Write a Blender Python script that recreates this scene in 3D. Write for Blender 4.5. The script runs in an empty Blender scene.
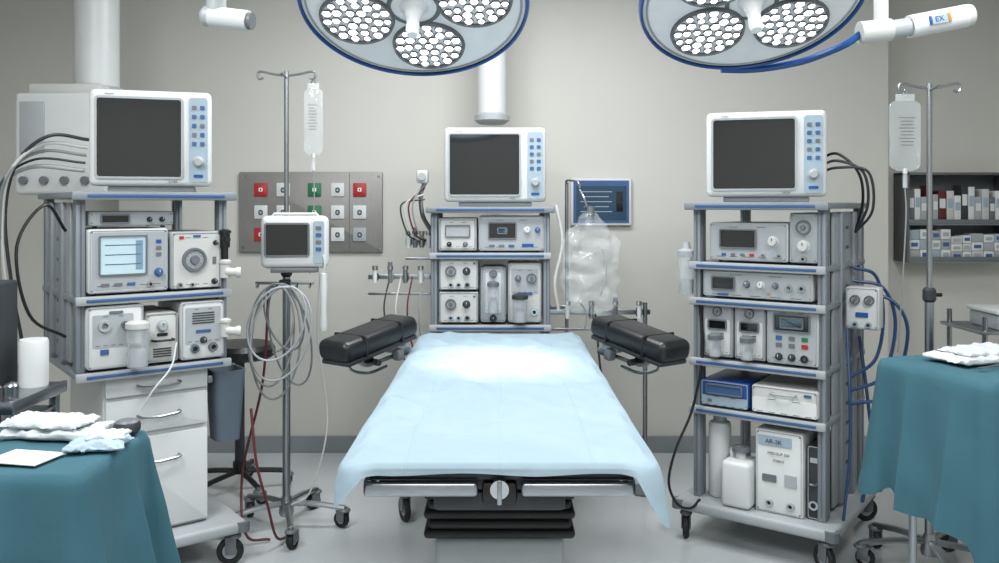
import bpy, bmesh, math, random
from mathutils import Vector, Matrix, noise
random.seed(7)
SC=bpy.context.scene; COL=SC.collection
SC.view_settings.view_transform='Standard'
rad=math.radians
# ---------------------------------------------------------------- materials
def lin(c):
    return tuple((x/255/12.92 if x/255<=0.04045 else ((x/255+0.055)/1.055)**2.4) for x in c)
def M(name,c,rough=.5,metal=0,var=.04,scale=12,bump=0,emit=0,alpha=1,bscale=None,coat=0,stretch=None,crease=None,trans=0,ior=1.45):
    m=bpy.data.materials.new(name); m.use_nodes=True
    nt=m.node_tree; b=nt.nodes['Principled BSDF']; col=lin(c)
    tc=nt.nodes.new('ShaderNodeTexCoord'); nz=nt.nodes.new('ShaderNodeTexNoise')
    nz.inputs['Scale'].default_value=scale; nz.inputs['Detail'].default_value=4
    src=tc.outputs['Object']
    if stretch:
        mp=nt.nodes.new('ShaderNodeMapping'); mp.inputs['Scale'].default_value=stretch
        nt.links.new(src,mp.inputs[0]); src=mp.outputs[0]
    nt.links.new(src,nz.inputs['Vector'])
    cr=nt.nodes.new('ShaderNodeValToRGB')
    cr.color_ramp.elements[0].position=.3; cr.color_ramp.elements[1].position=.7
    cr.color_ramp.elements[0].color=tuple(x*(1-var) for x in col)+(1,)
    cr.color_ramp.elements[1].color=tuple(min(1,x*(1+var)) for x in col)+(1,)
    nt.links.new(nz.outputs['Fac'],cr.inputs[0]); nt.links.new(cr.outputs[0],b.inputs['Base Color'])
    b.inputs['Roughness'].default_value=rough; b.inputs['Metallic'].default_value=metal
    if coat: b.inputs['Coat Weight'].default_value=coat
    if trans: b.inputs['Transmission Weight'].default_value=trans; b.inputs['IOR'].default_value=ior
    if emit:
        b.inputs['Emission Color'].default_value=col+(1,); b.inputs['Emission Strength'].default_value=emit
    if alpha<1: b.inputs['Alpha'].default_value=alpha
    if bump:
        n2=nt.nodes.new('ShaderNodeTexNoise'); n2.inputs['Scale'].default_value=bscale or scale*3; n2.inputs['Detail'].default_value=3
        nt.links.new(src,n2.inputs['Vector'])
        bp=nt.nodes.new('ShaderNodeBump'); bp.inputs['Strength'].default_value=bump; bp.inputs['Distance'].default_value=.02
        nt.links.new(n2.outputs['Fac'],bp.inputs['Height']); nt.links.new(bp.outputs[0],b.inputs['Normal'])
        if crease:
            br=nt.nodes.new('ShaderNodeTexBrick'); br.offset=0; br.inputs['Scale'].default_value=1
            br.inputs['Brick Width'].default_value=crease[0]; br.inputs['Row Height'].default_value=crease[1]
            br.inputs['Mortar Size'].default_value=.006; br.inputs['Mortar Smooth'].default_value=1
            nt.links.new(tc.outputs['Object'],br.inputs['Vector'])
            b2=nt.nodes.new('ShaderNodeBump'); b2.inputs['Strength'].default_value=.3; b2.inputs['Distance'].default_value=.005
            nt.links.new(br.outputs['Fac'],b2.inputs['Height']); nt.links.new(bp.outputs[0],b2.inputs['Normal']); nt.links.new(b2.outputs[0],b.inputs['Normal'])
    return m
wallM=M('wall_paint',(197,196,190),.75,var=.02,scale=1.2)
floorM=M('vinyl_floor',(184,189,191),.18,var=.05,scale=2.5,bump=.01)
ceilM=M('ceiling_paint',(232,232,230),.8)
baseM=M('baseboard_vinyl',(132,137,141),.5)
white=M('offwhite_plastic',(199,202,202),.38,var=.02)
white2=M('warm_white_plastic',(188,189,186),.42,var=.02)
lgrey=M('light_grey_plastic',(156,161,164),.45,var=.03)
mgrey=M('mid_grey_plastic',(98,103,107),.45)
dgrey=M('dark_grey_plastic',(44,48,52),.5)
black=M('black_plastic',(16,17,19),.4)
rubber=M('black_rubber',(20,21,23),.6)
padM=M('black_vinyl_pad',(22,24,27),.36,bump=.05,scale=40)
steel=M('brushed_steel',(160,164,168),.28,1,var=.08,scale=30,stretch=(1,1,12))
chrome=M('chrome',(196,200,203),.12,1)
frameM=M('painted_frame_grey',(128,135,141),.42,.25,var=.04)
frameL=M('painted_side_grey',(142,147,150),.45,.15,var=.03)
trimB=M('blue_trim',(54,88,132),.4)
panelB=M('pale_blue_panel',(148,166,178),.4)
blueM=M('deep_blue',(26,74,140),.35)
hoseB=M('blue_hose',(30,64,104),.4)
glassD=M('dark_screen_glass',(22,24,27),.1,coat=.5)
scrB=M('blue_lit_screen',(40,62,84),.15,emit=.25)
lcd=M('lcd_screen',(168,190,198),.2,emit=.25)
lcdG=M('lcd_grid',(110,138,156),.3,emit=.1)
redM=M('red_plastic',(160,34,38),.4)
greenM=M('green_plastic',(26,104,66),.4)
maroon=M('maroon',(84,26,34),.45)
orange=M('amber',(180,124,60),.4)
inkM=M('print_ink',(44,50,58),.6)
inkW=M('white_print',(226,228,230),.6)
sheetM=M('blue_drape_fabric',(143,163,174),.9,var=.04,scale=5,bump=.5,bscale=7,crease=(.236,.42))
tealM=M('teal_fabric',(50,92,104),.92,var=.05,scale=6,bump=.15,bscale=14)
clothW=M('white_cotton',(186,192,194),.9,var=.05,scale=30,bump=.4,bscale=30)
clothB=M('pale_blue_cotton',(154,172,184),.9,bump=.4,bscale=30)
paper=M('paper',(206,209,208),.8)
clear=M('clear_plastic',(226,232,236),.12,alpha=.34,coat=.8)
film=M('plastic_film',(226,232,234),.1,bump=1,bscale=16,scale=20,alpha=.16,coat=1)
fluid=M('iv_fluid',(220,227,230),.08,alpha=.2,coat=1)
panelS=M('satin_panel',(134,133,130),.42,.4,var=.05,scale=20,stretch=(10,1,1))
redhose=M('dark_red_hose',(86,28,34),.4)
greyhose=M('grey_hose',(132,135,134),.5)
binM=M('blue_grey_bin',(84,98,110),.5)
shelfM=M('dark_shelf',(92,94,95),.5,.2)
lampM=M('lamp_pale_grey',(232,235,237),.32)
ledM=M('led_lens',(255,255,255),.3,emit=3.2,var=0)
reflM=M('led_reflector',(188,193,198),.25,.2,emit=.22)
# ---------------------------------------------------------------- mesh builder
def rr(w,h,r,n=4):
    r=min(r,w/2-1e-4,h/2-1e-4); P=[]
    for cx,cz,a0 in ((w/2-r,h/2-r,0),(-w/2+r,h/2-r,90),(-w/2+r,-h/2+r,180),(w/2-r,-h/2+r,270)):
        for i in range(n+1):
            a=rad(a0+90*i/n); P.append((cx+r*math.cos(a),cz+r*math.sin(a)))
    return P
def catmull(P,n=8):
    P=[Vector(p) for p in P]
    if len(P)<3: return P
    Q=[P[0]*2-P[1]]+P+[P[-1]*2-P[-2]]; out=[]
    for i in range(1,len(Q)-2):
        a,b,c,d=Q[i-1:i+3]
        for k in range(n):
            t=k/n
            out.append(.5*((2*b)+(c-a)*t+(2*a-5*b+4*c-d)*t*t+(3*b-a-3*c+d)*t**3))
    out.append(P[-1]); return out
class B:
    def __init__(s): s.bm=bmesh.new(); s.mats=[]
    def mi(s,m):
        if m not in s.mats: s.mats.append(m)
        return s.mats.index(m)
    def add(s,t,m,mtx=None):
        i=s.mi(m)
        for f in t.faces: f.material_index=i
        if mtx is not None: t.transform(mtx)
        me=bpy.data.meshes.new('t'); t.to_mesh(me); t.free(); s.bm.from_mesh(me); bpy.data.meshes.remove(me)
        return s
    def box(s,c,d,m,bev=.004,seg=2,rot=None,taper=None):
        t=bmesh.new(); bmesh.ops.create_cube(t,size=1)
        for v in t.verts:
            v.co=Vector((v.co.x*d[0],v.co.y*d[1],v.co.z*d[2]))
            if taper and v.co.y>0: v.co.x*=taper[0]; v.co.z*=taper[1]
        bev=min(bev,min(d)*.45)
        if bev>0: bmesh.ops.bevel(t,geom=t.edges[:],offset=bev,segments=seg,affect='EDGES',profile=.5)
        mt=Matrix.Translation(c)
        if rot: mt=mt@rot
        return s.add(t,m,mt)
    def cyl(s,a,b,r,m,r2=None,seg=20):
        a=Vector(a);b=Vector(b);L=(b-a).length
        t=bmesh.new(); bmesh.ops.create_cone(t,cap_ends=True,segments=seg,radius1=r,radius2=r if r2 is None else r2,depth=L)
        q=(b-a).to_track_quat('Z','Y').to_matrix().to_4x4()
        return s.add(t,m,Matrix.Translation((a+b)/2)@q)
    def lathe(s,prof,m,mtx=None,seg=28):
        t=bmesh.new(); rings=[]
        for r,z in prof:
            if r<1e-5: rings.append([t.verts.new((0,0,z))])
            else: rings.append([t.verts.new((r*math.cos(2*math.pi*i/seg),r*math.sin(2*math.pi*i/seg),z)) for i in range(seg)])
        for A,C in zip(rings,rings[1:]):
            for i in range(seg):
                j=(i+1)%seg
                if len(A)==1 and len(C)==1: continue
                if len(A)==1: t.faces.new((A[0],C[j],C[i]))
                elif len(C)==1: t.faces.new((A[i],A[j],C[0]))
                else: t.faces.new((A[i],A[j],C[j],C[i]))
        bmesh.ops.recalc_face_normals(t,faces=t.faces[:])
        return s.add(t,m,mtx)
    def tube(s,pts,r,m,seg=8,smooth=True,n=8):
        P=catmull(pts,n) if smooth else [Vector(p) for p in pts]
        t=bmesh.new(); rings=[]; prev=None
        for i,p in enumerate(P):
            d=(P[min(i+1,len(P)-1)]-P[max(i-1,0)])
            if d.length<1e-7: d=Vector((0,0,1))
            d.normalize()
            if prev is None:
                x=d.cross(Vector((0,0,1)) if abs(d.z)<.9 else Vector((1,0,0))).normalized()
            else:
                x=(prev-d*prev.dot(d))
                x=x.normalized() if x.length>1e-6 else d.orthogonal().normalized()
            prev=x; y=d.cross(x)
            rings.append([t.verts.new(p+(x*math.cos(2*math.pi*k/seg)+y*math.sin(2*math.pi*k/seg))*r) for k in range(seg)])
        for A,C in zip(rings,rings[1:]):
            for k in range(seg): t.faces.new((A[k],A[(k+1)%seg],C[(k+1)%seg],C[k]))
        t.faces.new(rings[0][::-1]); t.faces.new(rings[-1])
        bmesh.ops.recalc_face_normals(t,faces=t.faces[:])
        return s.add(t,m)
    def sph(s,c,r,m,sc=(1,1,1),seg=16):
        t=bmesh.new(); bmesh.ops.create_uvsphere(t,u_segments=seg,v_segments=max(6,seg//2),radius=r)
        return s.add(t,m,Matrix.Translation(c)@Matrix.Diagonal((*sc,1)))
    def plate(s,c,w,h,d,r,m,bev=.0):
        t=bmesh.new(); P=rr(w,h,r)
        f=t.faces.new([t.verts.new((x,0,z)) for x,z in P])
        g=bmesh.ops.extrude_face_region(t,geom=[f])
        for v in [e for e in g['geom'] if isinstance(e,bmesh.types.BMVert)]: v.co.y+=d
        bmesh.ops.recalc_face_normals(t,faces=t.faces[:])
        if bev:
            ed=[e for e in t.edges if len(e.link_faces)==2 and e.calc_face_angle(0)>1.2]
            bmesh.ops.bevel(t,geom=ed,offset=bev,segments=2,affect='EDGES',profile=.5)
        return s.add(t,m,Matrix.Translation(c))
    def ring(s,c,w,h,tk,d,r,m):
        t=bmesh.new(); O=rr(w,h,r); I=rr(w-2*tk,h-2*tk,max(r-tk,.001)); n=len(O)
        L=[]
        for P,y in ((O,d),(O,0),(I,0),(I,d)): L.append([t.verts.new((x,y,z)) for x,z in P])
        for a in range(4):
            A=L[a];C=L[(a+1)%4]
            for i in range(n): t.faces.new((A[i],A[(i+1)%n],C[(i+1)%n],C[i]))
        bmesh.ops.recalc_face_normals(t,faces=t.faces[:])
        return s.add(t,m,Matrix.Translation(c))
    def soft(s,c,d,m,amp=.006,freq=12,seed=0,rz=0,cuts=22):
        t=bmesh.new(); bmesh.ops.create_cube(t,size=1)
        bmesh.ops.subdivide_edges(t,edges=t.edges[:],cuts=cuts,use_grid_fill=True)
        for v in t.verts:
            p=v.co*2
            q=Vector((p.x*(1-.12*p.z**2*abs(p.x)),p.y*(1-.12*p.z**2*abs(p.y)),p.z*(1-.35*max(abs(p.x),abs(p.y))**4)))
            v.co=Vector((q.x*d[0]/2,q.y*d[1]/2,q.z*d[2]/2))
            nv=noise.noise_vector(v.co*freq+Vector((seed*3.1,seed,0)))
            n2=noise.noise_vector(v.co*freq*2.7+Vector((seed,seed*2.2,1)))
            rid=1-abs(noise.noise(Vector((v.co.x*freq*1.6,v.co.y*freq*3,seed*1.7))))*3
            v.co+=Vector((nv.x*amp*1.2,nv.y*amp*1.2,((nv.z*.8+.4*n2.z+.45*rid)*amp if v.co.z>0 else 0)))
        return s.add(t,m,Matrix.Translation(c)@Matrix.Rotation(rz,4,'Z'))
    def out(s,name,parent=None,loc=(0,0,0),label=None,cat=None,mtx=None,group=None,ang=35):
        me=bpy.data.meshes.new(name); s.bm.to_mesh(me); s.bm.free()
        for m in s.mats: me.materials.append(m)
        me.shade_smooth(); me.set_sharp_from_angle(angle=rad(ang))
        o=bpy.data.objects.new(name,me); COL.objects.link(o)
        if parent: o.parent=parent
        if mtx is not None: o.matrix_world=mtx
        else: o.location=loc
        if label: o['label']=label
        if cat: o['category']=cat
        if group: o['group']=group
        return o
I4=Matrix.Identity(4)
def FR(x,y,z=0,deg=0): return Matrix.Translation((x,y,z))@Matrix.Rotation(rad(deg),4,'Z')
def T(name,label,cat,mtx=I4,group=None):
    e=bpy.data.objects.new(name,None); e.empty_display_size=.05; COL.objects.link(e)
    e.matrix_world=mtx; e['label']=label; e['category']=cat
    if group: e['group']=group
    return e
def txt(s,size,parent,loc,m,name='printed_text',align='CENTER',rot=None):
    cu=bpy.data.curves.new('txt','FONT'); cu.body=s; cu.size=size; cu.extrude=.0004; cu.align_x=align; cu.align_y='CENTER'
    o=bpy.data.objects.new('txt',cu); COL.objects.link(o)
    dg=bpy.context.evaluated_depsgraph_get(); dg.update()
    me=bpy.data.meshes.new_from_object(o.evaluated_get(dg)); bpy.data.objects.remove(o)
    me.materials.clear(); me.materials.append(m)
    t=bpy.data.objects.new(name,me); COL.objects.link(t); t.parent=parent
    t.matrix_local=Matrix.Translation(loc)@(rot if rot is not None else Matrix.Rotation(rad(90),4,'X'))
    return t
def cable(label,pts,r,m,name='cable',cat='cable',n=8):
    o=Vector(pts[0]); b=B(); b.tube([Vector(p)-o for p in pts],r,m,seg=8,n=n)
    return b.out(name,loc=o,label=label,cat=cat)
# ---------------------------------------------------------------- camera
cam=bpy.data.cameras.new('camera'); co=bpy.data.objects.new('camera',cam); COL.objects.link(co)
co.location=(0,0,1.5); co.rotation_euler=(rad(90),0,0)
cam.lens=850/999*36; cam.sensor_width=36; cam.shift_y=-0.0766; cam.clip_start=.05
SC.camera=co
# ---------------------------------------------------------------- room
def struct(name,c,d,m):
    b=B(); b.box((0,0,0),d,m,bev=0); o=b.out(name,loc=c); o['kind']='structure'; return o
struct('floor',(0,1.9,-.05),(7.2,7.4,.1),floorM)
struct('ceiling',(0,1.9,3.05),(7.2,7.4,.1),ceilM)
struct('wall_back',(.025,5.36,1.5),(4.67,.4,3),wallM)
struct('wall_back_recess_east',(2.93,5.46,1.5),(1.14,.2,3),wallM)
struct('wall_back_recess_west',(-2.905,5.46,1.5),(1.19,.2,3),wallM)
struct('wall_east',(3.55,1.9,1.5),(.1,7.2,3),wallM)
struct('wall_west',(-3.55,1.9,1.5),(.1,7.2,3),wallM)
struct('wall_front',(0,-1.75,1.5),(7.2,.1,3),wallM)
struct('baseboard_back',(.025,5.15,.05),(4.69,.02,.1),baseM)
struct('baseboard_east',(2.94,5.35,.05),(1.12,.02,.1),baseM)
struct('baseboard_west',(-2.91,5.35,.05),(1.16,.02,.1),baseM)
# ---------------------------------------------------------------- shared part builders
def caster(par,x,y,r=.05,top=.12,ang=30,w=.026):
    b=B()
    b.cyl((0,0,r*1.9),(0,0,top),.011,steel)
    b.lathe([(0,0),(.026,0),(.028,.006),(.022,.014),(0,.014)],mgrey,Matrix.Translation((0,0,r*2.02)))
    for sx in (-1,1): b.box((sx*(w/2+.005),.012,r*1.45),(.005,.045,r*1.25),mgrey,.002)
    b.box((0,.012,r*2.06),(w+.018,.05,.008),mgrey,.003)
    c=b.out('caster',par,(x,y,0)); c.rotation_euler=(0,0,rad(ang))
    b=B(); mt=Matrix.Translation((0,.018,r))@Matrix.Rotation(rad(90),4,'Y')
    b.lathe([(0,-w*.3),(r*.6,-w*.3),(r*.66,-w/2),(r*.92,-w/2),(r,-w*.3),(r,w*.3),(r*.92,w/2),(r*.66,w/2),(r*.6,w*.3),(0,w*.3)],rubber,mt)
    b.lathe([(0,-w*.42),(r*.55,-w*.36),(r*.6,0),(r*.55,w*.36),(0,w*.42)],lgrey,mt)
    b.out('wheel',c)
    return c
def feat(par,w,h,F):
    for f in F:
        k=f[0]; fx,fz=f[1]*w-w/2,f[2]*h
        if k=='scr':
            sw,sh,m=f[3]*w,f[4]*h,f[5]
            b=B(); b.plate((0,-.004,0),sw,sh,.006,.006,m); b.ring((0,-.009,0),sw+.012,sh+.012,.006,.012,.007,mgrey if len(f)<7 else f[6])
            if m is lcd:
                for i in range(3): b.box((0,-.0045,sh*(.28-.26*i)),(sw*.8,.001,.003),hoseB,0)
                b.box((sw*.36,-.0045,0),(sw*.16,.001,sh*.8),lcdG,0)
            b.out('display',par,(fx,0,fz))
        elif k=='knob':
            r=f[3]*.84; m=f[4]; b=B(); mt=Matrix.Rotation(rad(90),4,'X')
            b.lathe([(0,0),(r*1.25,0),(r*1.25,.003),(r,.004),(r*.95,.018),(r*.8,.021),(0,.021)],m,mt,20)
            b.box((0,-.0215,r*.45),(r*.14,.002,r*.7),inkM if m in (white,white2,lgrey) else inkW,0); b.out('knob',par,(fx,0,fz))
        elif k=='btn':
            b=B(); b.plate((0,-.005,0),f[3],f[4],.006,.002,f[5]); b.out('button',par,(fx,0,fz))
        elif k=='pan':
            b=B(); b.plate((0,-.0025,0),f[3]*w,f[4]*h,.004,.006,f[5])
            pw_,ph_=f[3]*w,f[4]*h
            for i in range(5):
                b.box((-pw_*.38+pw_*.19*i,-.0028,-ph_*.44),(pw_*.10,.0006,.002),inkM,0)
                if i%2: b.box((-pw_*.38+pw_*.19*i,-.0028,ph_*.44),(pw_*.12,.0006,.002),inkM,0)
            b.out('front_panel',par,(fx,0,fz))
        elif k=='dial':
            r=f[3]; b=B(); mt=Matrix.Rotation(rad(90),4,'X')
            b.lathe([(0,.006),(r*.78,.006),(r*.82,.014),(r,.014),(r*1.05,0)],mgrey,mt)
            b.lathe([(0,.008),(r*.76,.0085)],f[4],mt); b.lathe([(0,.022),(r*.36,.022),(r*.42,.008)],mgrey,mt)
            for i in range(12):
                a=i*.5236; b.box((r*.62*math.cos(a),-.0092,r*.62*math.sin(a)),(r*.05,.001,r*.05),inkM,0)
            b.out('dial',par,(fx,0,fz))
        elif k=='port':
            r=f[3]; b=B(); mt=Matrix.Rotation(rad(90),4,'X')
            b.lathe([(0,.002),(r*.55,.002),(r*.55,.012),(r,.012),(r*1.1,0)],chrome if len(f)<5 else f[4],mt,18)
            b.lathe([(0,.0025),(r*.54,.0025)],black,mt,18); b.out('connector_port',par,(fx,0,fz))
        elif k=='grip':
            L=f[3]; b=B(); b.tube([(-L/2,0,0),(-L/2,-.022,0),(-L/2+.01,-.03,0),(L/2-.01,-.03,0),(L/2,-.022,0),(L/2,0,0)],.005,f[4],smooth=False); b.out('handle',par,(fx,0,fz))
        elif k=='vent':
            b=B(); n=f[5]
            for i in range(n): b.box((0,-.002,(i-(n-1)/2)*f[4]/n),(f[3],.006,f[4]/n*.45),dgrey,.001)
            b.out('vent',par,(fx,0,fz))
        elif k=='jar':
            r=f[3]; H=f[4]; b=B()
            b.lathe([(0,0),(r*.9,0),(r,.008),(r,H),(0,H)],clear,Matrix.Translation((0,-r-.004,0)))
            b.lathe([(0,0),(r*1.12,0),(r*1.12,.02),(r*.7,.028),(0,.028)],f[5],Matrix.Translation((0,-r-.004,H)))
            b.lathe([(0,.004),(r*.8,.004),(r*.8,H*.45),(0,H*.45)],lgrey,Matrix.Translation((0,-r-.004,0)))
            b.box((0,-.006,H*.5),(r*1.2,.012,.02),mgrey); b.out('canister',par,(fx,0,fz))
def dev(name,label,cat,fr,x,y,z,w,h,d,body,F,rz=0,bev=.01,taper=None,feet=True):
    e=T(name,label,cat,fr@FR(x,y,z,rz)); b=B(); z0=.008 if feet else 0
    b.box((0,d/2,z0+(h-z0)/2),(w,d,h-z0),body,bev,3,taper=taper)
    b.ring((0,-.002,z0+(h-z0)/2),w-.010,h-z0-.010,.003,.004,.008,lgrey)
    for sx in (-1,1):
        for sz in (-1,1): b.cyl((sx*(w/2-.012),-.003,z0+(h-z0)/2+sz*((h-z0)/2-.012)),(sx*(w/2-.012),.002,z0+(h-z0)/2+sz*((h-z0)/2-.012)),.0028,mgrey,seg=8)
    if feet:
        for sx in (-1,1):
            for sy in (.15,.85): b.cyl((sx*w*.4,d*sy,0),(sx*w*.4,d*sy,.012),.009,rubber,seg=10)
    b.out('body',e); feat(e,w,h,F); return e
def cart(label,fr,W,D,top,shelves,side=None,pm=frameM,basez=.13,baseout=.05,castr=.05,postz=None,pw=.032,pd=.036):
    e=T('equipment_cart',label,'cart',fr)
    pz=basez+.045 if postz is None else postz
    for x in (pw/2,W-pw/2):
        for y in (pd/2+.02,D-pd/2):
            b=B(); H=top-pz-.02; b.box((0,0,H/2),(pw,pd,H),pm,.005)
            b.box((0,-pd/2-.001,H/2),(.006,.003,H-.04),mgrey,0)
            for sx in (-1,1): b.box((sx*(pw/2+.001),0,H/2),(.003,.008,H-.04),mgrey,0)
            b.out('post',e,(x,y,pz))
    for i,z in enumerate(shelves):
        b=B(); topm=(z>=top-.001); ow=.02 if topm else .004
        b.box((W/2,D/2,z-.013),(W+2*ow,D+2*ow*.8,.026),pm,.006)
        b.box((W/2,-ow-.002,z-.015),(W+2*ow+.008,.018,.034),lgrey if not topm else pm,.006)
        s=b.out('shelf',e)
        b=B(); b.box((W/2,-ow-.0125,z-.015),(W*.9,.004,.012),trimB,.002); b.out('trim_strip',s)
    b=B(); b.box((W/2,D/2,basez+.02),(W+2*baseout,D+2*baseout,.05),lgrey,.016,3)
    for x,y in ((0,0),(W,0),(0,D),(W,D)):
        b.cyl((x+(baseout*.7 if x else -baseout*.7),y+(baseout*.7 if y else -baseout*.7),basez+.002),(x+(baseout*.7 if x else -baseout*.7),y+(baseout*.7 if y else -baseout*.7),basez+.042),.03,mgrey)
    b.out('base',e)
    k=0
    for x,y in ((0,0),(W,0),(0,D),(W,D)):
        caster(e,x+(baseout*.3 if x else -baseout*.3),y+(baseout*.3 if y else -baseout*.3),castr,basez,20+k*37); k+=1
    if side is not None:
        b=B(); H=top-pz-.06; xx=W-.012 if side>0 else .012; sg=1 if side>0 else -1
        b.box((xx,D*.52,pz+.02+H/2),(.012,D*.56,H),frameL,.004)
        b.box((xx+sg*.012,D*.40,pz+.02+H/2),(.02,.06,H),pm,.004)
        b.box((xx+sg*.012,D*.70,pz+.02+H/2),(.02,.05,H),pm,.004)
        n=int(H/.09)
        for i in range(n): b.box((xx+sg*.0065,D*.55,pz+.08+H*i/(n+.5)),(.002,.07,.014),dgrey,.0005)
        b.out('side_panel',e)
    return e
def monitor(label,mtx,w,h,d,tx,brand):
    e=T('patient_monitor',label,'monitor',mtx)
    b=B(); b.box((0,.05,h/2+.012),(w,.1,h-.024),white,.022,4)
    b.box((-.005,.1+(d-.1)/2-.012,h/2+.01),(w*.92,d-.1,h*.86),white2,.02,3,taper=(.78,.8))
    b.box((0,d*.45,.012),(w*.72,d*.7,.024),lgrey,.006)
    for sx in (-1,1):
        for i in range(8): b.box((sx*w*.43,.15+i*.014,h*.55),(.02,.006,h*.4),mgrey,.001)
    b.out('housing',e)
    sw,sh=w*.68,h*.76; cx=-w*.5+.03+sw/2; cz=h*.53
    b=B(); b.plate((cx,-.003,cz),sw,sh,.01,.012,glassD); b.out('screen',e)
    b=B(); b.ring((cx,-.007,cz),sw+.018,sh+.018,.009,.014,.016,lgrey); b.out('bezel',e)
    px=w*.5-.012-(w*.17)/2
    b=B(); b.plate((px,-.003,h*.52),w*.155,h*.84,.008,.012,panelB); b.out('control_panel',e)
    for i in range(5):
        for j in range(2):
            b=B(); b.plate((0,-.0065,0),w*.038,h*.042,.006,.004,trimB if (i+j)%3 else mgrey); b.out('button',e,(px+(j-.5)*w*.068,0,h*(.84-.09*i)))
    b=B(); b.lathe([(0,.026),(.014,.026),(.018,.022),(.02,.002),(.026,0)],lgrey,Matrix.Rotation(rad(90),4,'X')); b.out('knob',e,(px,-.003,h*.3))
    b=B(); b.plate((0,-.0065,0),w*.08,h*.03,.006,.004,blueM); b.out('button',e,(px,0,h*.16))
    txt(tx,.015,e,(cx+sw*.4,-.0035,h*.1),inkM); txt(brand,.011,e,(cx-sw*.36,-.002,h*.955),inkM)
    return e
# ================================================================= OPERATING TABLE
tab=T('operating_table','black padded operating table with steel rails under a blue sheet','operating table',FR(0,2.62))
def tp(b,name,par=tab,label=None): return b.out(name,par,(0,-2.62,0),label=label)
b=B()
for y0,y1 in ((2.165,2.85),(2.86,3.55),(3.56,4.2)): b.box((0,(y0+y1)/2,.817),(.69,y1-y0,.046),padM,.014,3)
tp(b,'mattress')
b=B(); b.box((0,3.18,.785),(.62,2.0,.026),dgrey,.004); b.box((0,2.2,.782),(.60,.03,.03),dgrey,.006); tp(b,'frame')
for s in (-1,1):
    b=B(); b.box((s*.337,3.1,.780),(.022,1.86,.036),steel,.006); b.box((s*.20,2.155,.780),(.29,.022,.038),steel,.010,3)
    for y in (2.4,3.0,3.6): b.cyl((s*.30,y,.785),(s*.337,y,.785),.008,steel)
    tp(b,'side_rail')
b=B(); b.box((0,2.2,.765),(.09,.08,.06),black,.012); b.cyl((0,2.14,.782),(0,2.17,.782),.024,chrome); b.box((0,2.138,.775),(.012,.008,.06),steel,.003)
b.box((0,2.42,.735),(.34,.46,.05),dgrey,.01); tp(b,'hinge_block')
b=B()
for i in range(5):
    z=.556+i*.028
    b.box((0,2.62,z),(.405+(.03 if i%2==0 else .005),.38,.027),rubber,.012,3)
b.box((0,2.62,.70),(.37,.34,.02),black,.01); tp(b,'bellows')
b=B(); b.box((0,2.62,.295),(.375,.35,.49),lgrey,.02,3); b.box((0,2.443,.27),(.24,.006,.36),steel,.002); tp(b,'column')
b=B(); b.box((0,2.85,.05),(.5,1.15,.07),lgrey,.03,3); tp(b,'base')
for s in (-1,1):
    for y in (-.28,.72): caster(tab,s*.27,y,.035,.085,10)
for s in (-1,1):
    arm=bpy.data.objects.new('armboard',None); arm.empty_display_size=.05; COL.objects.link(arm); arm.parent=tab
    arm.matrix_local=Matrix.Translation((s*(.55 if s<0 else .59),3.64-2.62,.885))@Matrix.Rotation(rad(s*-54),4,'Z')@Matrix.Rotation(rad(s*9),4,'Y')
    b=B(); b.box((0,0,.05),(.45,.18,.09),padM,.034,5); b.box((0,0,.0),(.42,.16,.02),dgrey,.006)
    for q in (-.11,.11): b.box((q,0,.05),(.014,.185,.094),black,.01,3)
    b.out('pad',arm)
    b=B(); xi=-s*.15
    b.cyl((xi,0,0),(xi,0,-.07),.014,chrome); b.box((xi,0,-.04),(.06,.08,.04),steel,.008); b.box((xi-s*.03,.0,-.075),(.10,.03,.03),steel,.006)
    b.tube([(s*.10,.03,-.01),(s*.09,.04,-.07),(-s*.02,.05,-.12),(-s*.12,.04,-.12)],.007,chrome)
    b.tube([(s*.12,-.03,-.01),(s*.06,-.03,-.05),(-s*.1,-.03,-.06)],.009,steel)
    b.sph((s*.02,0,-.05),.024,black); b.cyl((s*.02,-.03,-.05),(s*.02,-.06,-.05),.014,dgrey)
    b.box((-s*.10,-.06,-.05),(.04,.04,.05),mgrey,.008); b.out('bracket',arm)
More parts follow.
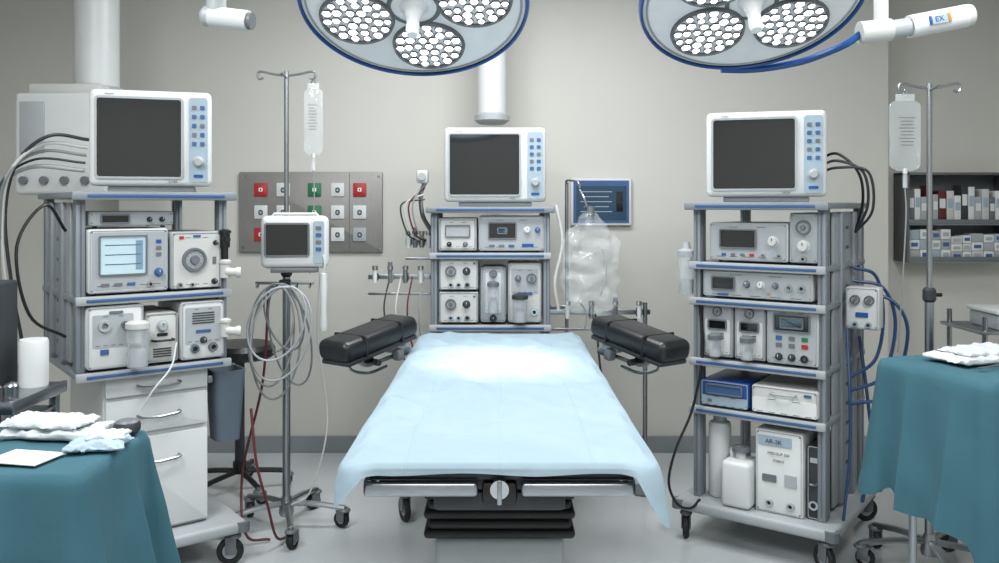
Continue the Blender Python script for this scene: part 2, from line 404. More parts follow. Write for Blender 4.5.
def drape(name,label,mtx,hx,hy,z,drop,flare,m,amp=.012,freq=30,cr=.03,N=260,wr=.003,seed=0,R=.015,fp=1.1):
    P=[];per=[]
    segs=rr(2*hx,2*hy,cr,5); segs.append(segs[0])
    L=[0]
    for a,c in zip(segs,segs[1:]): L.append(L[-1]+math.dist(a,c))
    for i in range(N):
        t=L[-1]*i/N; k=0
        while L[k+1]<t: k+=1
        u=(t-L[k])/max(1e-9,L[k+1]-L[k]); P.append((segs[k][0]*(1-u)+segs[k+1][0]*u,segs[k][1]*(1-u)+segs[k+1][1]*u)); per.append(t)
    bm=bmesh.new(); rings=[]
    K=34
    for k in range(K):
        f=(k+.6)/K*.985
        rg=[]
        for x,y in P:
            p=Vector((x*f,y*f,0))
            zz=z+wr*noise.noise(Vector((p.x*6,p.y*6,seed)))+wr*.6*noise.noise(Vector((p.x*16,p.y*9,seed+5)))+wr*.8*(1-2.5*abs(noise.noise(Vector((p.x*5+p.y*2,p.y*3.5,seed+9)))))
            rg.append(bm.verts.new((p.x,p.y,zz)))
        rings.append(rg)
    S=18
    for k in range(S+1):
        rg=[]
        for i,(x,y) in enumerate(P):
            nx=0;ny=0
            ex=abs(x)-(hx-cr); ey=abs(y)-(hy-cr)
            if ex>0: nx=math.copysign(ex,x)
            if ey>0: ny=math.copysign(ey,y)
            if nx==0 and ny==0: nx=math.copysign(1,x)
            l=math.hypot(nx,ny); nx/=l; ny/=l
            D=drop(x/hx,y/hy); u=k/S; s_=D*u
            ph=per[i]*freq+3.5*noise.noise(Vector((per[i]*2.3,seed,0)))
            w=(1-2*abs(math.sin(ph*.5))**.8)*.9+.6*math.sin(per[i]*freq*.37+1+seed)+.25*noise.noise(Vector((per[i]*9,u*3,seed)))
            off=R*min(1,s_/R if R else 1)**.5+flare(x/hx,y/hy)*u**fp+amp*w*u*min(1,D/.12)
            rg.append(bm.verts.new((x+nx*off,y+ny*off,z-s_)))
        rings.append(rg)
    for A,C in zip(rings,rings[1:]):
        for i in range(N): bm.faces.new((A[i],A[(i+1)%N],C[(i+1)%N],C[i]))
    bm.faces.new(rings[0])
    bmesh.ops.recalc_face_normals(bm,faces=bm.faces[:])
    b=B(); b.add(bm,m); return b.out(name,label=label,cat='drape' if 'drape' in name else 'sheet',mtx=mtx,ang=180)
def sm(a,b_,x):
    t=max(0,min(1,(x-a)/(b_-a))); return t*t*(3-2*t)
def sdrop(x,y):
    near=sm(.45,1,-y)
    base=.12+(-.005 if x<0 else .05)*near
    front=.030+.003*math.sin(x*7)
    fend=sm(.90,1.0,abs(x))
    if y<-.985: return front*(1-fend)+base*fend
    if y>.985: return .03*(1-fend)+base*fend
    return base
drape('surgical_sheet','pale blue surgical sheet draped over the operating table',FR(0,3.2,.855),.375,1.06,0,sdrop,
      lambda x,y:(.035+.012*sm(.3,1,-y))*sm(.8,1,abs(x)),sheetM,amp=.012,freq=15,cr=.03,N=560,wr=.012,fp=.45)
# ================================================================= LEFT CART
fL=FR(-1.59,3.2,0,38); WL=.58; DL=.66
cl=cart('tall grey equipment cart with blue-trimmed shelves above white drawers',fL,WL,DL,1.55,[1.55,1.15,.86],side=-1,castr=.055,basez=.14,baseout=.06,postz=.86,pw=.034,pd=.06)
b=B(); b.box((.305,.34,.51),(.41,.58,.66),white,.008); b.box((.305,.33,.18),(.40,.56,.03),dgrey,.004); b.out('cabinet',cl)
for z,h in ((.785,.085),(.665,.145),(.39,.385)):
    b=B(); b.plate((.305,.032,z),.395,h-.010,.02,.008,white,bev=.003); d_=b.out('drawer',cl)
    b=B(); zz=z+h*.25 if h>.2 else z
    b.tube([(.225,.036,zz),(.225,.012,zz),(.235,.004,zz-.004),(.305,.0,zz-.009),(.375,.004,zz-.004),(.385,.012,zz),(.385,.036,zz)],.006,steel,smooth=False); b.out('handle',d_)
monitor('boxy white patient monitor with dark screen on a grey cart',fL@FR(.285,.06,1.552,-20),.46,.41,.34,'V.150','vitacare')
Z=1.152
dev('infusion_controller','flat grey slim module stacked on a ventilator',"medical device",fL,.205,.03,Z+.258,.32,.065,.3,lgrey,[('scr',.3,.55,.3,.4,glassD),('knob',.7,.5,.01,black),('knob',.85,.5,.01,black)])
dev('ventilator','white ventilator with pale lit screen and keypad','medical device',fL,.185,-.005,Z,.295,.255,.34,white,[('pan',.5,.52,.92,.86,lgrey),('scr',.42,.6,.56,.56,lcd),('knob',.87,.32,.017,trimB),('btn',.87,.8,.02,.014,blueM),('btn',.87,.7,.02,.014,mgrey),('btn',.87,.6,.02,.014,mgrey),('btn',.2,.16,.03,.012,mgrey),('btn',.36,.16,.03,.012,mgrey),('btn',.52,.16,.03,.012,trimB),('port',.76,.14,.011)])
dev('gas_flow_regulator','grey module with large round dial','medical device',fL,.445,-.005,Z,.205,.24,.3,lgrey,[('pan',.5,.5,.9,.9,white2),('dial',.45,.52,.048,lgrey),('btn',.2,.9,.018,.012,redM),('btn',.5,.92,.03,.01,trimB),('knob',.85,.14,.012,black),('knob',.87,.8,.01,black),('port',.16,.1,.012),('port',.4,.1,.009),('btn',.85,.5,.014,.03,mgrey)])
Z=.862
dev('suction_pump','white suction pump with round filter housing','medical device',fL,.135,-.01,Z,.21,.25,.34,white,[('pan',.45,.62,.7,.5,lgrey),('port',.3,.7,.022,lgrey),('port',.65,.7,.014,mgrey),('jar',.82,.05,.04,.15,white2),('btn',.3,.3,.03,.02,trimB),('btn',.5,.9,.05,.01,mgrey)],bev=.016)
dev('nebuliser','white rounded module with dark handle','medical device',fL,.31,.0,Z,.13,.21,.3,white2,[('knob',.5,.74,.022,lgrey),('grip',.5,.48,.08,black),('vent',.5,.24,.07,.04,4),('btn',.5,.58,.04,.012,black)],bev=.02)
dev('syringe_pump','white pump module with vents and ports','medical device',fL,.47,-.01,Z,.18,.245,.32,white,[('pan',.5,.6,.8,.6,lgrey),('vent',.5,.72,.09,.05,5),('port',.3,.22,.018),('port',.72,.22,.018,mgrey),('btn',.5,.5,.06,.012,trimB),('knob',.5,.35,.014,dgrey)],bev=.014)
for k,(z,m) in enumerate(((1.34,black),(1.215,white2),(.97,white2))):
    e=T('gas_valve','%s gas outlet valve clamped to a cart post'%('black' if k==0 else 'white'),'valve',fL@FR(WL-.045,.0,z,0)@Matrix.Scale(.85,4))
    b=B(); b.box((.03,.01,0),(.04,.035,.035),mgrey,.004); b.cyl((.03,-.01,-.02),(.03,-.01,.05),.024,m); b.lathe([(0,0),(.03,0),(.03,.012),(.015,.02),(0,.02)],m,Matrix.Translation((.03,-.01,.05))); b.out('body',e)
    b=B()
    if k: b.cyl((.03,-.02,.01),(.08,-.04,.005),.02,m); b.cyl((.075,-.038,.005),(.095,-.045,.005),.026,m)
    else: b.cyl((.03,-.01,-.08),(.03,-.01,-.02),.016,m); b.cyl((.03,-.02,.02),(.03,-.05,.02),.014,m)
    b.out('nozzle',e)
e=T('waste_bin','blue-grey plastic bin hung on the side of a cabinet','bin',fL@FR(.600,.10,.50,0))
b=B(); t=bmesh.new(); O=[]
for z,s_ in ((0,.75),(.28,1.0),(.30,1.06),(.30,.98),(.28,.93),(.012,.7)):
    O.append([t.verts.new((x*s_,y*s_,z)) for x,y in rr(.13,.16,.03)])
for A,C in zip(O,O[1:]):
    for i in range(len(A)): t.faces.new((A[i],A[(i+1)%len(A)],C[(i+1)%len(A)],C[i]))
t.faces.new(O[0][::-1]); t.faces.new(O[-1]); bmesh.ops.recalc_face_normals(t,faces=t.faces[:]); b.add(t,binM); b.out('body',e)
b=B(); b.box((-.078,0,.27),(.02,.1,.03),steel,.003); b.out('hook',e)
# ================================================================= RIGHT CART
fR=FR(1.334-.58*math.cos(rad(36)),3.49+.58*math.sin(rad(36)),0,-36); WR=.58; DR=.68
cr_=cart('tall open grey equipment cart with blue-trimmed shelves and side rails',fR,WR,DR,1.51,[1.51,1.245,1.085,.815,.60],side=1,castr=.055,basez=.14,baseout=.06,pw=.034,pd=.07)
monitor('boxy white patient monitor with dark screen on an open cart',fR@FR(.32,.05,1.512,19),.50,.395,.34,'15-21','medisys')
Z=1.247
dev('anaesthesia_monitor','white module with display and large knob','medical device',fR,.25,.02,Z,.35,.175,.34,white,[('pan',.5,.52,.94,.84,lgrey),('scr',.38,.6,.44,.42,glassD),('knob',.82,.55,.024,white2),('btn',.2,.2,.02,.012,trimB),('btn',.32,.2,.02,.012,mgrey),('btn',.44,.2,.02,.012,mgrey),('btn',.56,.2,.02,.012,redM),('port',.7,.2,.009),('port',.9,.2,.009)])
dev('oxygen_blender','tall light grey gas blender with round knobs','medical device',fR,.49,.02,Z,.12,.22,.3,lgrey,[('dial',.5,.72,.030,lgrey),('knob',.5,.36,.026,white2),('port',.5,.12,.012)])
Z=1.087
dev('electrosurgical_unit','low white electrosurgical unit with knobs and connectors','medical device',fR,.29,.01,Z,.48,.125,.4,white2,[('pan',.5,.5,.95,.8,lgrey),('scr',.2,.55,.2,.4,glassD),('knob',.42,.55,.016,mgrey),('knob',.55,.55,.016,white),('knob',.68,.55,.014,mgrey),('btn',.62,.25,.012,.01,orange),('port',.8,.5,.014),('port',.91,.5,.014),('btn',.2,.16,.05,.008,blueM)])
Z=.817
for k in range(2):
    dev('vaporizer','light grey vaporizer with clear window and top dial','vaporizer',fR,.115+k*.145,.02,Z,.138,.245,.28,lgrey,[('pan',.5,.4,.82,.62,white),('scr',.5,.62,.55,.14,glassD),('dial',.5,.86,.020,lgrey),('vent',.5,.42,.06,.03,3),('jar',.5,.06,.028,.075,mgrey)])
dev('infusion_pump','white infusion pump with keypad and digital display','medical device',fR,.445,.01,Z,.215,.25,.3,white,[('pan',.5,.52,.9,.88,lgrey),('scr',.5,.74,.66,.26,glassD),('scr',.5,.74,.4,.14,lcdG),('btn',.25,.48,.026,.018,trimB),('btn',.5,.48,.026,.018,mgrey),('btn',.75,.48,.026,.018,greenM),('btn',.25,.36,.026,.018,mgrey),('btn',.5,.36,.026,.018,mgrey),('btn',.75,.36,.026,.018,redM),('knob',.25,.16,.016,dgrey),('knob',.5,.16,.016,dgrey),('port',.75,.16,.016)])
Z=.602
dev('battery_unit','blue fronted flat power unit','medical device',fR,.15,.01,Z,.22,.12,.35,blueM,[('pan',.5,.25,.94,.36,panelB),('scr',.5,.68,.7,.28,trimB),('btn',.2,.25,.02,.012,mgrey)])
dev('recorder_unit','cream flat recorder box with grey lid','medical device',fR,.415,.0,Z,.28,.125,.4,white2,[('pan',.5,.35,.96,.5,paper),('btn',.85,.82,.03,.01,trimB),('grip',.5,.8,.1,lgrey)])
Z=.187
def bottle(label,mtx,r,h,m,cm,square=False):
    e=T('bottle',label,'bottle',mtx); b=B()
    if square:
        b.box((0,0,h*.4),(2*r,2*r*1.2,h*.8),m,.02,3); b.cyl((0,0,h*.78),(0,0,h*.93),r*.35,m)
        b.tube([(-r*.6,0,h*.78),(-r*.6,0,h*.93),(0,0,h*.96),(0,0,h*.85)],.01,m)
    else: b.lathe([(0,0),(r*.92,0),(r,.01),(r,h*.88),(r*.9,h*.92),(r*.6,h*.94),(r*.6,h*.95),(0,h*.95)],m)
    b.out('body',e); b=B(); b.lathe([(0,h*.93),(r*.6,h*.93),(r*.6,h),(0,h)],cm); b.out('cap',e)
    return e
bottle('tall white cylindrical bottle on the cart base',fR@FR(.095,.1,Z),.05,.36,white,lgrey)
bottle('square white jug with moulded handle on the cart base',fR@FR(.215,.04,Z),.065,.25,white,mgrey,True)
bx=dev('supply_box','white printed supply box with dark lettering','box',fR,.39,.01,Z,.20,.35,.24,paper,[('btn',.42,.88,.14,.04,panelB),('btn',.75,.42,.05,.05,lgrey),('btn',.3,.42,.06,.03,mgrey),('port',.3,.12,.016,lgrey),('port',.75,.12,.016,lgrey)],feet=False,bev=.004)
txt('AR-2K',.026,bx,(-.02,-.008,.305),inkM); txt('MED-SUP 304',.016,bx,(-.0,-.006,.255),inkM); txt('STERILE',.014,bx,(0,-.006,.225),inkM)
dev('tubing_case','dark grey upright case with clips','case',fR,.53,.03,Z,.06,.31,.3,dgrey,[('btn',.5,.8,.03,.02,lgrey),('grip',.5,.5,.03,steel),('port',.5,.2,.02)],feet=False)
e=dev('suction_regulator','white regulator box with two gauges clamped to cart side','regulator',fR,WR+.095,.22,.97,.135,.18,.09,white,[('dial',.3,.7,.020,lgrey),('dial',.72,.7,.020,lgrey),('btn',.5,.35,.05,.02,blueM),('port',.3,.12,.012),('port',.7,.12,.012)],feet=False)
b=B(); b.box((-.07,.05,.09),(.03,.03,.05),steel,.004); b.out('clamp',e)
e=T('suction_canister','clear suction canister with grey lid clipped to the cart post','canister',fR@FR(-.045,.05,1.09))
b=B(); b.lathe([(0,0),(.03,0),(.036,.01),(.038,.18),(0,.18)],clear); b.lathe([(0,.01),(.03,.01),(.032,.07),(0,.07)],lgrey); b.out('jar',e)
b=B(); b.lathe([(0,.18),(.042,.18),(.042,.2),(.02,.21),(.012,.24),(0,.24)],lgrey); b.box((.035,0,.16),(.03,.03,.02),steel,.003); b.out('lid',e)
# ================================================================= CENTRE CART
fC=FR(-.358,4.42,0,0); WC=.62; DC=.46
cc=cart('grey equipment cart with blue-trimmed shelves behind the operating table',fC,WC,DC,1.49,[1.49,1.25,.875,.5],castr=.06,basez=.15,baseout=.0)
for s,fy in ((0,-.38),(1,-.10)):
    x=-.085 if s==0 else WC+.085
    b=B(); b.box((x,fy/2,.155),(.055,abs(fy)+.14,.04),lgrey,.012); b.box(((x+(.03 if s==0 else WC-.03))/2,.05,.155),(.17,.06,.04),lgrey,.012); b.out('foot',cc); caster(cc,x,fy-.02,.06,.145,25)
monitor('boxy white patient monitor with dark screen behind the operating table',fC@FR(.335,.03,1.492,0),.535,.415,.34,'V12','novamed')
Z=1.252
dev('gas_analyser','small grey gas analyser box','medical device',fC,.14,.01,Z,.20,.18,.3,lgrey,[('pan',.5,.52,.86,.8,white2),('scr',.5,.62,.6,.3,lgrey),('knob',.28,.24,.013,black),('knob',.7,.24,.013,mgrey)])
dev('anaesthesia_display','wide white module with dark readout and knobs','medical device',fC,.42,.01,Z,.34,.19,.32,white,[('pan',.5,.52,.95,.84,lgrey),('scr',.36,.6,.4,.4,glassD),('scr',.36,.6,.12,.12,lcd),('knob',.74,.62,.018,white),('knob',.9,.62,.014,trimB),('btn',.2,.18,.03,.014,mgrey),('btn',.35,.18,.03,.014,mgrey),('btn',.5,.18,.03,.014,trimB),('btn',.75,.2,.06,.016,blueM)])
Z=.877
for k,zz in enumerate((0,.172)):
    dev('flow_module','grey gas module with round dials','medical device',fC,.145,.01,Z+zz,.205,.17,.3,lgrey,[('pan',.5,.5,.9,.84,white2),('dial',.3,.62,.028,lgrey),('knob',.7,.62,.02,dgrey),('port',.3,.2,.013),('port',.5,.2,.013),('port',.72,.2,.013,mgrey),('btn',.9,.86,.012,.01,greenM)])
dev('flowmeter','tall narrow flowmeter with clear tube','flowmeter',fC,.325,.02,Z,.135,.30,.22,lgrey,[('pan',.5,.55,.6,.7,white),('jar',.5,.2,.028,.14,mgrey),('knob',.5,.1,.018,dgrey),('dial',.5,.88,.020,lgrey)],bev=.02)
dev('absorber_unit','grey absorber unit with canister and pressure gauge','medical device',fC,.49,.02,Z,.175,.32,.24,white2,[('pan',.5,.7,.8,.4,lgrey),('jar',.35,.05,.038,.12,dgrey),('dial',.7,.75,.026,lgrey),('knob',.3,.75,.016,mgrey),('port',.78,.2,.018),('btn',.5,.5,.08,.014,trimB)],bev=.012)
def side_arm(label,mtx,flip):
    e=T('equipment_rail',label,'rail',mtx); b=B(); s=flip
    b.box((s*.17,0,0),(abs(s)*.34,.012,.026),steel,.003); b.box((s*.17,0,-.09),(abs(s)*.34,.012,.014),steel,.003); b.out('rail',e)
    for i in range(4):
        b=B(); x=s*(.06+.08*i); b.box((0,-.015,0),(.028,.03,.045),dgrey if i%2 else lgrey,.005); b.cyl((0,-.03,-.03),(0,-.03,.04+.02*(i%3)),.012,[white2,steel,mgrey,white][i],seg=14); b.cyl((0,-.03,.04),(0,-.03,.06),.016,chrome,seg=14); b.out('clamp',e,(x,0,0))
    return e
side_arm('steel accessory rail with clamps and valves',FR(-.355,4.5,1.12),-1)
side_arm('steel accessory rail with small regulators',FR(-.355,4.6,1.30),-.45)
e=T('monitor_arm','grey swivel arm with small white head beside the monitor','arm',FR(-.36,4.55,1.44))
b=B(); b.tube([(0.01,0,-.1),(-.05,0,0),(-.06,0,.12),(-.03,0,.2)],.012,steel); b.box((-.05,-.01,.21),(.06,.07,.07),white2,.01); b.cyl((-.05,-.05,.21),(-.05,-.07,.21),.02,lgrey); b.out('arm',e)
e=side_arm('steel rail holding a hanging plastic bag',FR(.262,4.45,.94),1.55)
b=B(); b.cyl((.50,.0,-.94),(.50,0,.05),.012,steel); b.lathe([(0,0),(.09,0),(.09,.012),(.03,.03),(0,.03)],mgrey,Matrix.Translation((.5,0,-.94))); b.out('support_pole',e)
e=T('pole_with_hook','slim steel pole with hook beside the cart','pole',FR(.36,4.55,.75)); b=B(); b.cyl((0,0,0),(0,0,.87),.01,steel); b.tube([(0,0,.85),(.0,-.02,.88),(.05,-.09,.87),(.06,-.1,.84)],.006,steel); b.box((-.05,0,.2),(.1,.02,.03),steel); b.out('pole',e)
def bag(name,label,mtx,w,h,d,m,amp,big=False):
    e=T(name,label,'bag',mtx); t=bmesh.new(); n=44; rings=[]; NV=40
    for i in range(NV+1):
        v=i/NV
        if big: prof=(.9+.1*math.sin(v*3))*min(1,(v*10+.3)**.5)*(1 if v<.72 else 1-.78*((v-.72)/.28)**1.3)
        else: prof=min(1,(v*12+.25)**.5,((1-v)*14+.35)**.5)
        rg=[]
        for k in range(n):
            a=2*math.pi*k/n; ca,sa=math.cos(a),math.sin(a)
            x=w/2*prof*abs(ca)**.6*math.copysign(1,ca); y=d/2*prof**.5*sa*max(.12,math.sin(math.pi*min(1,v*.85+.08)))
            q=noise.noise(Vector((x*14,y*14,v*h*14)))*amp+noise.noise(Vector((x*40,y*40,v*h*30)))*amp*.35
            if big: q+=(1-2.5*abs(noise.noise(Vector((x*14,y*6,v*h*8+3)))))*amp*.6+(1-2.5*abs(noise.noise(Vector((x*30,y*12,v*h*12+7)))))*amp*.3
            rg.append(t.verts.new((x+q*ca*.5,y+q*sa,-h*(1-v))))
        rings.append(rg)
    for A,C in zip(rings,rings[1:]):
        for k in range(n): t.faces.new((A[k],A[(k+1)%n],C[(k+1)%n],C[k]))
    t.faces.new(rings[0][::-1]); t.faces.new(rings[-1]); bmesh.ops.recalc_face_normals(t,faces=t.faces[:])
    b=B(); b.add(t,m); b.out('bag_body',e)
    return e
bg=bag('plastic_bag','large crinkled clear plastic bag hanging by the cart',FR(.47,4.38,1.46),.28,.52,.13,film,.038,True)
b=B(); b.cyl((0,0,-.01),(0,0,.035),.02,mgrey); b.tube([(-.02,.0,.03),(-.03,.05,.08),(-.05,.07,.12)],.006,steel); b.out('hanger',bg)
b=B(); b.tube([(.05,-.07,-.18),(.07,-.075,-.3),(.04,-.07,-.42)],.004,lgrey); b.tube([(-.05,0,-.47),(-.02,.01,-.52),(-.03,.0,-.60)],.005,greyhose); b.out('drain_tube',bg)
# wall items
wp=T('gas_outlet_panel','brushed metal wall panel with red, green and white outlets','wall panel',FR(-1.141,5.156,1.457))
b=B(); b.plate((0,-.02,0),.868,.486,.02,.01,panelS,bev=.004)
for sx in (-.41,.41):
    for sz in (-.215,.215): b.cyl((sx,-.023,sz),(sx,-.018,sz),.008,chrome)
b.box((.235,-.021,0),(.004,.003,.47),mgrey,0); b.out('plate',wp)
cols=[-.30,-.165,.024,.164,.297]; cmap=[[redM,white,greenM,white,redM],[white,white,greenM,white,white],[redM,white,greenM,white,lgrey]]
for r in range(3):
    for c in range(5):
        b=B(); m=cmap[r][c]; s_=.08; big=(m in (redM,greenM,maroon))
        b.plate((0,-.028,0),s_,s_*1.02,.01,.006,m,bev=.002)
        if big: b.plate((0,-.031,0),s_*.28,s_*.28,.004,.004,inkW); b.box((0,-.0315,0),(s_*.10,.002,s_*.16),inkM,0)
        else: b.plate((0,-.030,-.002),s_*.34,s_*.40,.004,.012,inkM); b.plate((0,-.032,-.002),s_*.16,s_*.2,.003,.006,lgrey)
        b.out('outlet',wp,(cols[c],0,.135-.135*r))
ws=T('wall_screen','pale-framed wall display with blue border and dark screen','screen',FR(.613,5.156,1.52))
b=B(); b.plate((0,-.03,0),.365,.285,.03,.008,white,bev=.003); b.out('frame',ws)
b=B(); b.plate((0,-.034,0),.335,.255,.006,.004,trimB); b.out('border',ws)
b=B(); b.plate((0,-.038,-.008),.30,.205,.005,.002,scrB)
for i in range(5): b.box((-.03,-.039,.06-.03*i),(.19-.04*(i%2),.001,.005),panelB,0)
b.box((.11,-.039,0),(.04,.001,.12),glassD,0)
b.out('screen',ws)
sh=T('wall_shelf_unit','dark metal wall shelf holding medicine boxes and bottles','shelf',FR(2.48,5.17,1.15))
b=B()
for x in (.008,.632): b.box((x,.09,.275),(.016,.18,.55),shelfM,.003)
b.box((.32,.175,.275),(.64,.008,.55),mgrey,.001); b.box((.32,.09,.54),(.64,.18,.016),shelfM,.003); b.out('carcass',sh)
for z in (.008,.235):
    b=B(); b.box((.32,.085,z),(.62,.17,.016),lgrey,.003); b.box((.32,-.002,z+.012),(.62,.006,.03),mgrey,.002); b.out('shelf_board',sh)
x=2.50
random.seed(3)
mm=[mgrey,paper,lgrey,maroon,lgrey,maroon,white2,paper,dgrey,paper,lgrey,white2]
i=0
while x<3.06:
    w=random.uniform(.03,.05); h=random.uniform(.15,.24)
    e=T('medicine_box','small upright medicine box on a wall shelf','box',FR(x+w/2,5.24,1.394),group='medicine boxes on the upper shelf')
    b=B(); b.box((0,0,h/2),(w-.003,.1,h),mm[i%12],.002); b.plate((0,-.0515,h*.6),w*.7,h*.3,.002,.002,paper if mm[i%12] not in(paper,white2) else panelB); b.out('carton',e); x+=w; i+=1
x=2.50; mm=[panelB,paper,lgrey,paper,white2,paper,lgrey,paper]
while x<3.05:
    w=random.uniform(.05,.075); h=random.uniform(.045,.062)
    for k in range(3):
        e=T('supply_carton','small white and blue supply carton stacked on a wall shelf','box',FR(x+w/2,5.24,1.167+k*(h+.001)),group='supply cartons on the lower shelf')
        b=B(); b.box((0,0,h/2),(w-.004,.1,h-.001),mm[(i+k)%8],.002); b.plate((0,-.0515,h*.5),w*.6,h*.4,.002,.002,trimB if (i+k)%3==0 else lgrey); b.out('carton',e)
    x+=w; i+=1
# ================================================================= PENDANTS & ARMS
e=T('ceiling_pendant','white ceiling pendant column with a boxy service head','pendant',FR(-2.06,4.35,3.0))
b=B(); b.cyl((0,0,-.95),(0,0,0),.107,white,seg=32); b.cyl((0,0,-.95),(0,0,-.90),.125,lgrey,seg=32); b.out('column',e)
b=B(); b.box((-.08,0,-1.20),(.46,.40,.50),white,.02,3); b.box((-.08,0,-.93),(.36,.34,.06),white2,.015); b.box((-.22,-.205,-1.12),(.12,.01,.25),lgrey,.003)
for i in range(4): b.cyl((-.26+.1*i,-.2,-1.38),(-.26+.1*i,-.22,-1.38),.02,mgrey)
b.out('service_head',e)
e=T('ceiling_pendant','slim white ceiling pendant column ending in a flange','pendant',FR(-.043,4.85,3.0))
b=B(); b.cyl((0,0,-1.0),(0,0,0),.083,white,seg=32); b.out('column',e); b=B(); b.lathe([(0,-1.04),(.07,-1.04),(.10,-1.02),(.10,-.99),(.085,-.98),(0,-.98)],lgrey); b.out('flange',e)
def lamp(label,x,y,z,R,angs,pr,tilt=-27,podr=.116):
    mt=Matrix.Translation((x,y,z))@Matrix.Rotation(rad(tilt),4,'X')
    e=T('surgical_lamp',label,'lamp',mt)
    b=B(); b.lathe([(0,0),(R*.9,0),(R*.975,.004),(R*.99,.02),(R*.9,.05),(R*.5,.085),(R*.2,.10),(0,.10)],lampM,seg=72)
    b.lathe([(R*.2,-.002),(R*.22,-.004),(R*.24,-.002)],mgrey)
    b.lathe([(R*.93,.0),(R*.935,-.003),(R*.945,-.003),(R*.95,.001)],lgrey,seg=72); b.out('housing',e)
    b=B(); b.lathe([(R*.976,.0),(R*.982,-.006),(R*1.0,-.006),(R*1.012,.006),(R*1.012,.022),(R*.99,.03),(R*.976,.02)],blueM,seg=72); b.out('rim',e)
    for a in angs:
        px_,py_=pr*math.cos(rad(a)),pr*math.sin(rad(a))
        b=B(); r=podr
        b.lathe([(0,-.002),(r*.93,-.002),(r*.94,-.012),(r*.98,-.014),(r,-.008),(r*1.02,.001)],mgrey,seg=40)
        b.lathe([(0,-.0035),(r*.92,-.0035)],reflM,seg=40)
        pod=b.out('light_pod',e,(px_,py_,0))
        for rr_,n_,o in ((0,1,0),(.30,6,0),(.57,11,.2),(.81,15,.1)):
            for k in range(n_):
                an=2*math.pi*k/n_+o; b=B(); q=r*(.100+.035*((k*7+n_)%3)/2)
                b.lathe([(0,-.013),(q*.6,-.0115),(q*.9,-.008),(q,-.004)],ledM,seg=6)
                b.lathe([(q*1.0,-.004),(q*1.06,-.009),(q*1.14,-.009),(q*1.2,-.0035)],mgrey,seg=6)
                b.out('led',pod,(r*rr_*math.cos(an),r*rr_*math.sin(an),0))
    b=B(); b.lathe([(0,-.11),(.016,-.108),(.021,-.09),(.019,-.05),(.028,-.02),(.042,-.004),(.045,.0)],lampM); b.out('handle',e)
    b=B(); b.tube([(0,.0,.08),(0,-.02,.18),(.0,-.08,.30)],.03,lampM,12); b.sph((0,0,.1),.05,lampM); b.out('yoke',e)
    L=bpy.data.lights.new('surgical_lamp_beam','SPOT'); L.energy=150; L.spot_size=rad(27); L.spot_blend=1; L.shadow_soft_size=.12; L.color=(1,.975,.945)
    lo=bpy.data.objects.new('surgical_lamp_beam',L); COL.objects.link(lo)
    src=mt@Vector((0,0,-.14)); lo.location=src
    lo.rotation_euler=(Vector((0,3.5,.87))-src).to_track_quat('-Z','Y').to_euler()
    return e,mt
la,ma=lamp('round pale grey surgical lamp head with blue rim and LEDs',-.262,2.6,2.105,.350,[80,164,250,-10],.188)
lb,mb=lamp('round pale grey surgical lamp with blue rim near an arm',.772,2.6,2.12,.338,[127,33,217,-55],.175)
for mt in (ma,mb):
    top=mt@Vector((0,-.08,.30))
    e=T('lamp_suspension_arm','white jointed ceiling arm carrying a surgical lamp','lamp arm',FR(top.x,top.y,3.0))
    b=B(); b.cyl((0,0,top.z-3.0-.02),(0,0,0),.038,white,seg=24); b.out('drop_tube',e); b=B(); b.lathe([(0,-.03),(.09,-.03),(.11,0),(0,0)],white2); b.out('ceiling_cover',e)
e=T('articulated_arm','white articulated arm with blue label and blue cable','arm',FR(1.23,2.74,3.0))
b=B(); b.cyl((0,0,-.93),(0,0,0),.022,white,seg=24); b.out('drop_tube',e)
b=B(); b.cyl((-.07,0,-.945),(.03,0,-.935),.036,white2,seg=24); b.cyl((.03,0,-.935),(.10,0,-.925),.03,lgrey,seg=24); b.cyl((.09,0,-.926),(.27,0,-.891),.037,white,seg=28); b.lathe([(0,0),(.037,0),(.034,.02),(.018,.03),(0,.032)],white2,Matrix.Translation((.27,0,-.891))@Vector((1,0,.19)).to_track_quat('Z','Y').to_matrix().to_4x4()); b.out('arm_tube',e)
b=B(); b.box((0,0,0),(.05,.004,.030),panelB,.001); b.box((.032,0,0),(.010,.004,.030),orange,.001); b.box((-.03,0,0),(.006,.004,.030),blueM,.001); lb_=b.out('label_sticker',e,(.17,-.038,-.908)); lb_.rotation_euler=(0,-.19,0)
txt('EX',.024,lb_,(-.002,-.003,0),blueM)
P=[mb@Vector((q*math.cos(rad(a)),q*math.sin(rad(a)),.004)) for a,q in ((92,.350),(80,.358),(68,.370),(56,.385),(46,.40))]
P+=[Vector((1.12,2.76,2.02)),Vector((1.165,2.745,2.052))]
cable('blue cable following the surgical lamp rim to the arm',P,.012,blueM)
e=T('camera_arm','white ceiling camera arm with rounded head','camera',FR(-1.0,3.0,3.0))
b=B(); b.cyl((0,0,-.80),(0,0,0),.024,white,seg=24); b.cyl((0,0,-.83),(0,0,-.775),.034,lgrey,seg=24); b.out('drop_tube',e)
b=B(); b.cyl((-.02,0,-.835),(.12,-.02,-.855),.037,white,seg=24); b.cyl((.12,-.02,-.855),(.135,-.022,-.857),.03,mgrey,seg=24); b.lathe([(0,0),(.037,0),(.036,.02),(.02,.034),(0,.036)],lgrey,Matrix.Translation((-.02,0,-.835))@Vector((-1,0,.1)).to_track_quat('Z','Y').to_matrix().to_4x4()); b.out('camera_head',e)
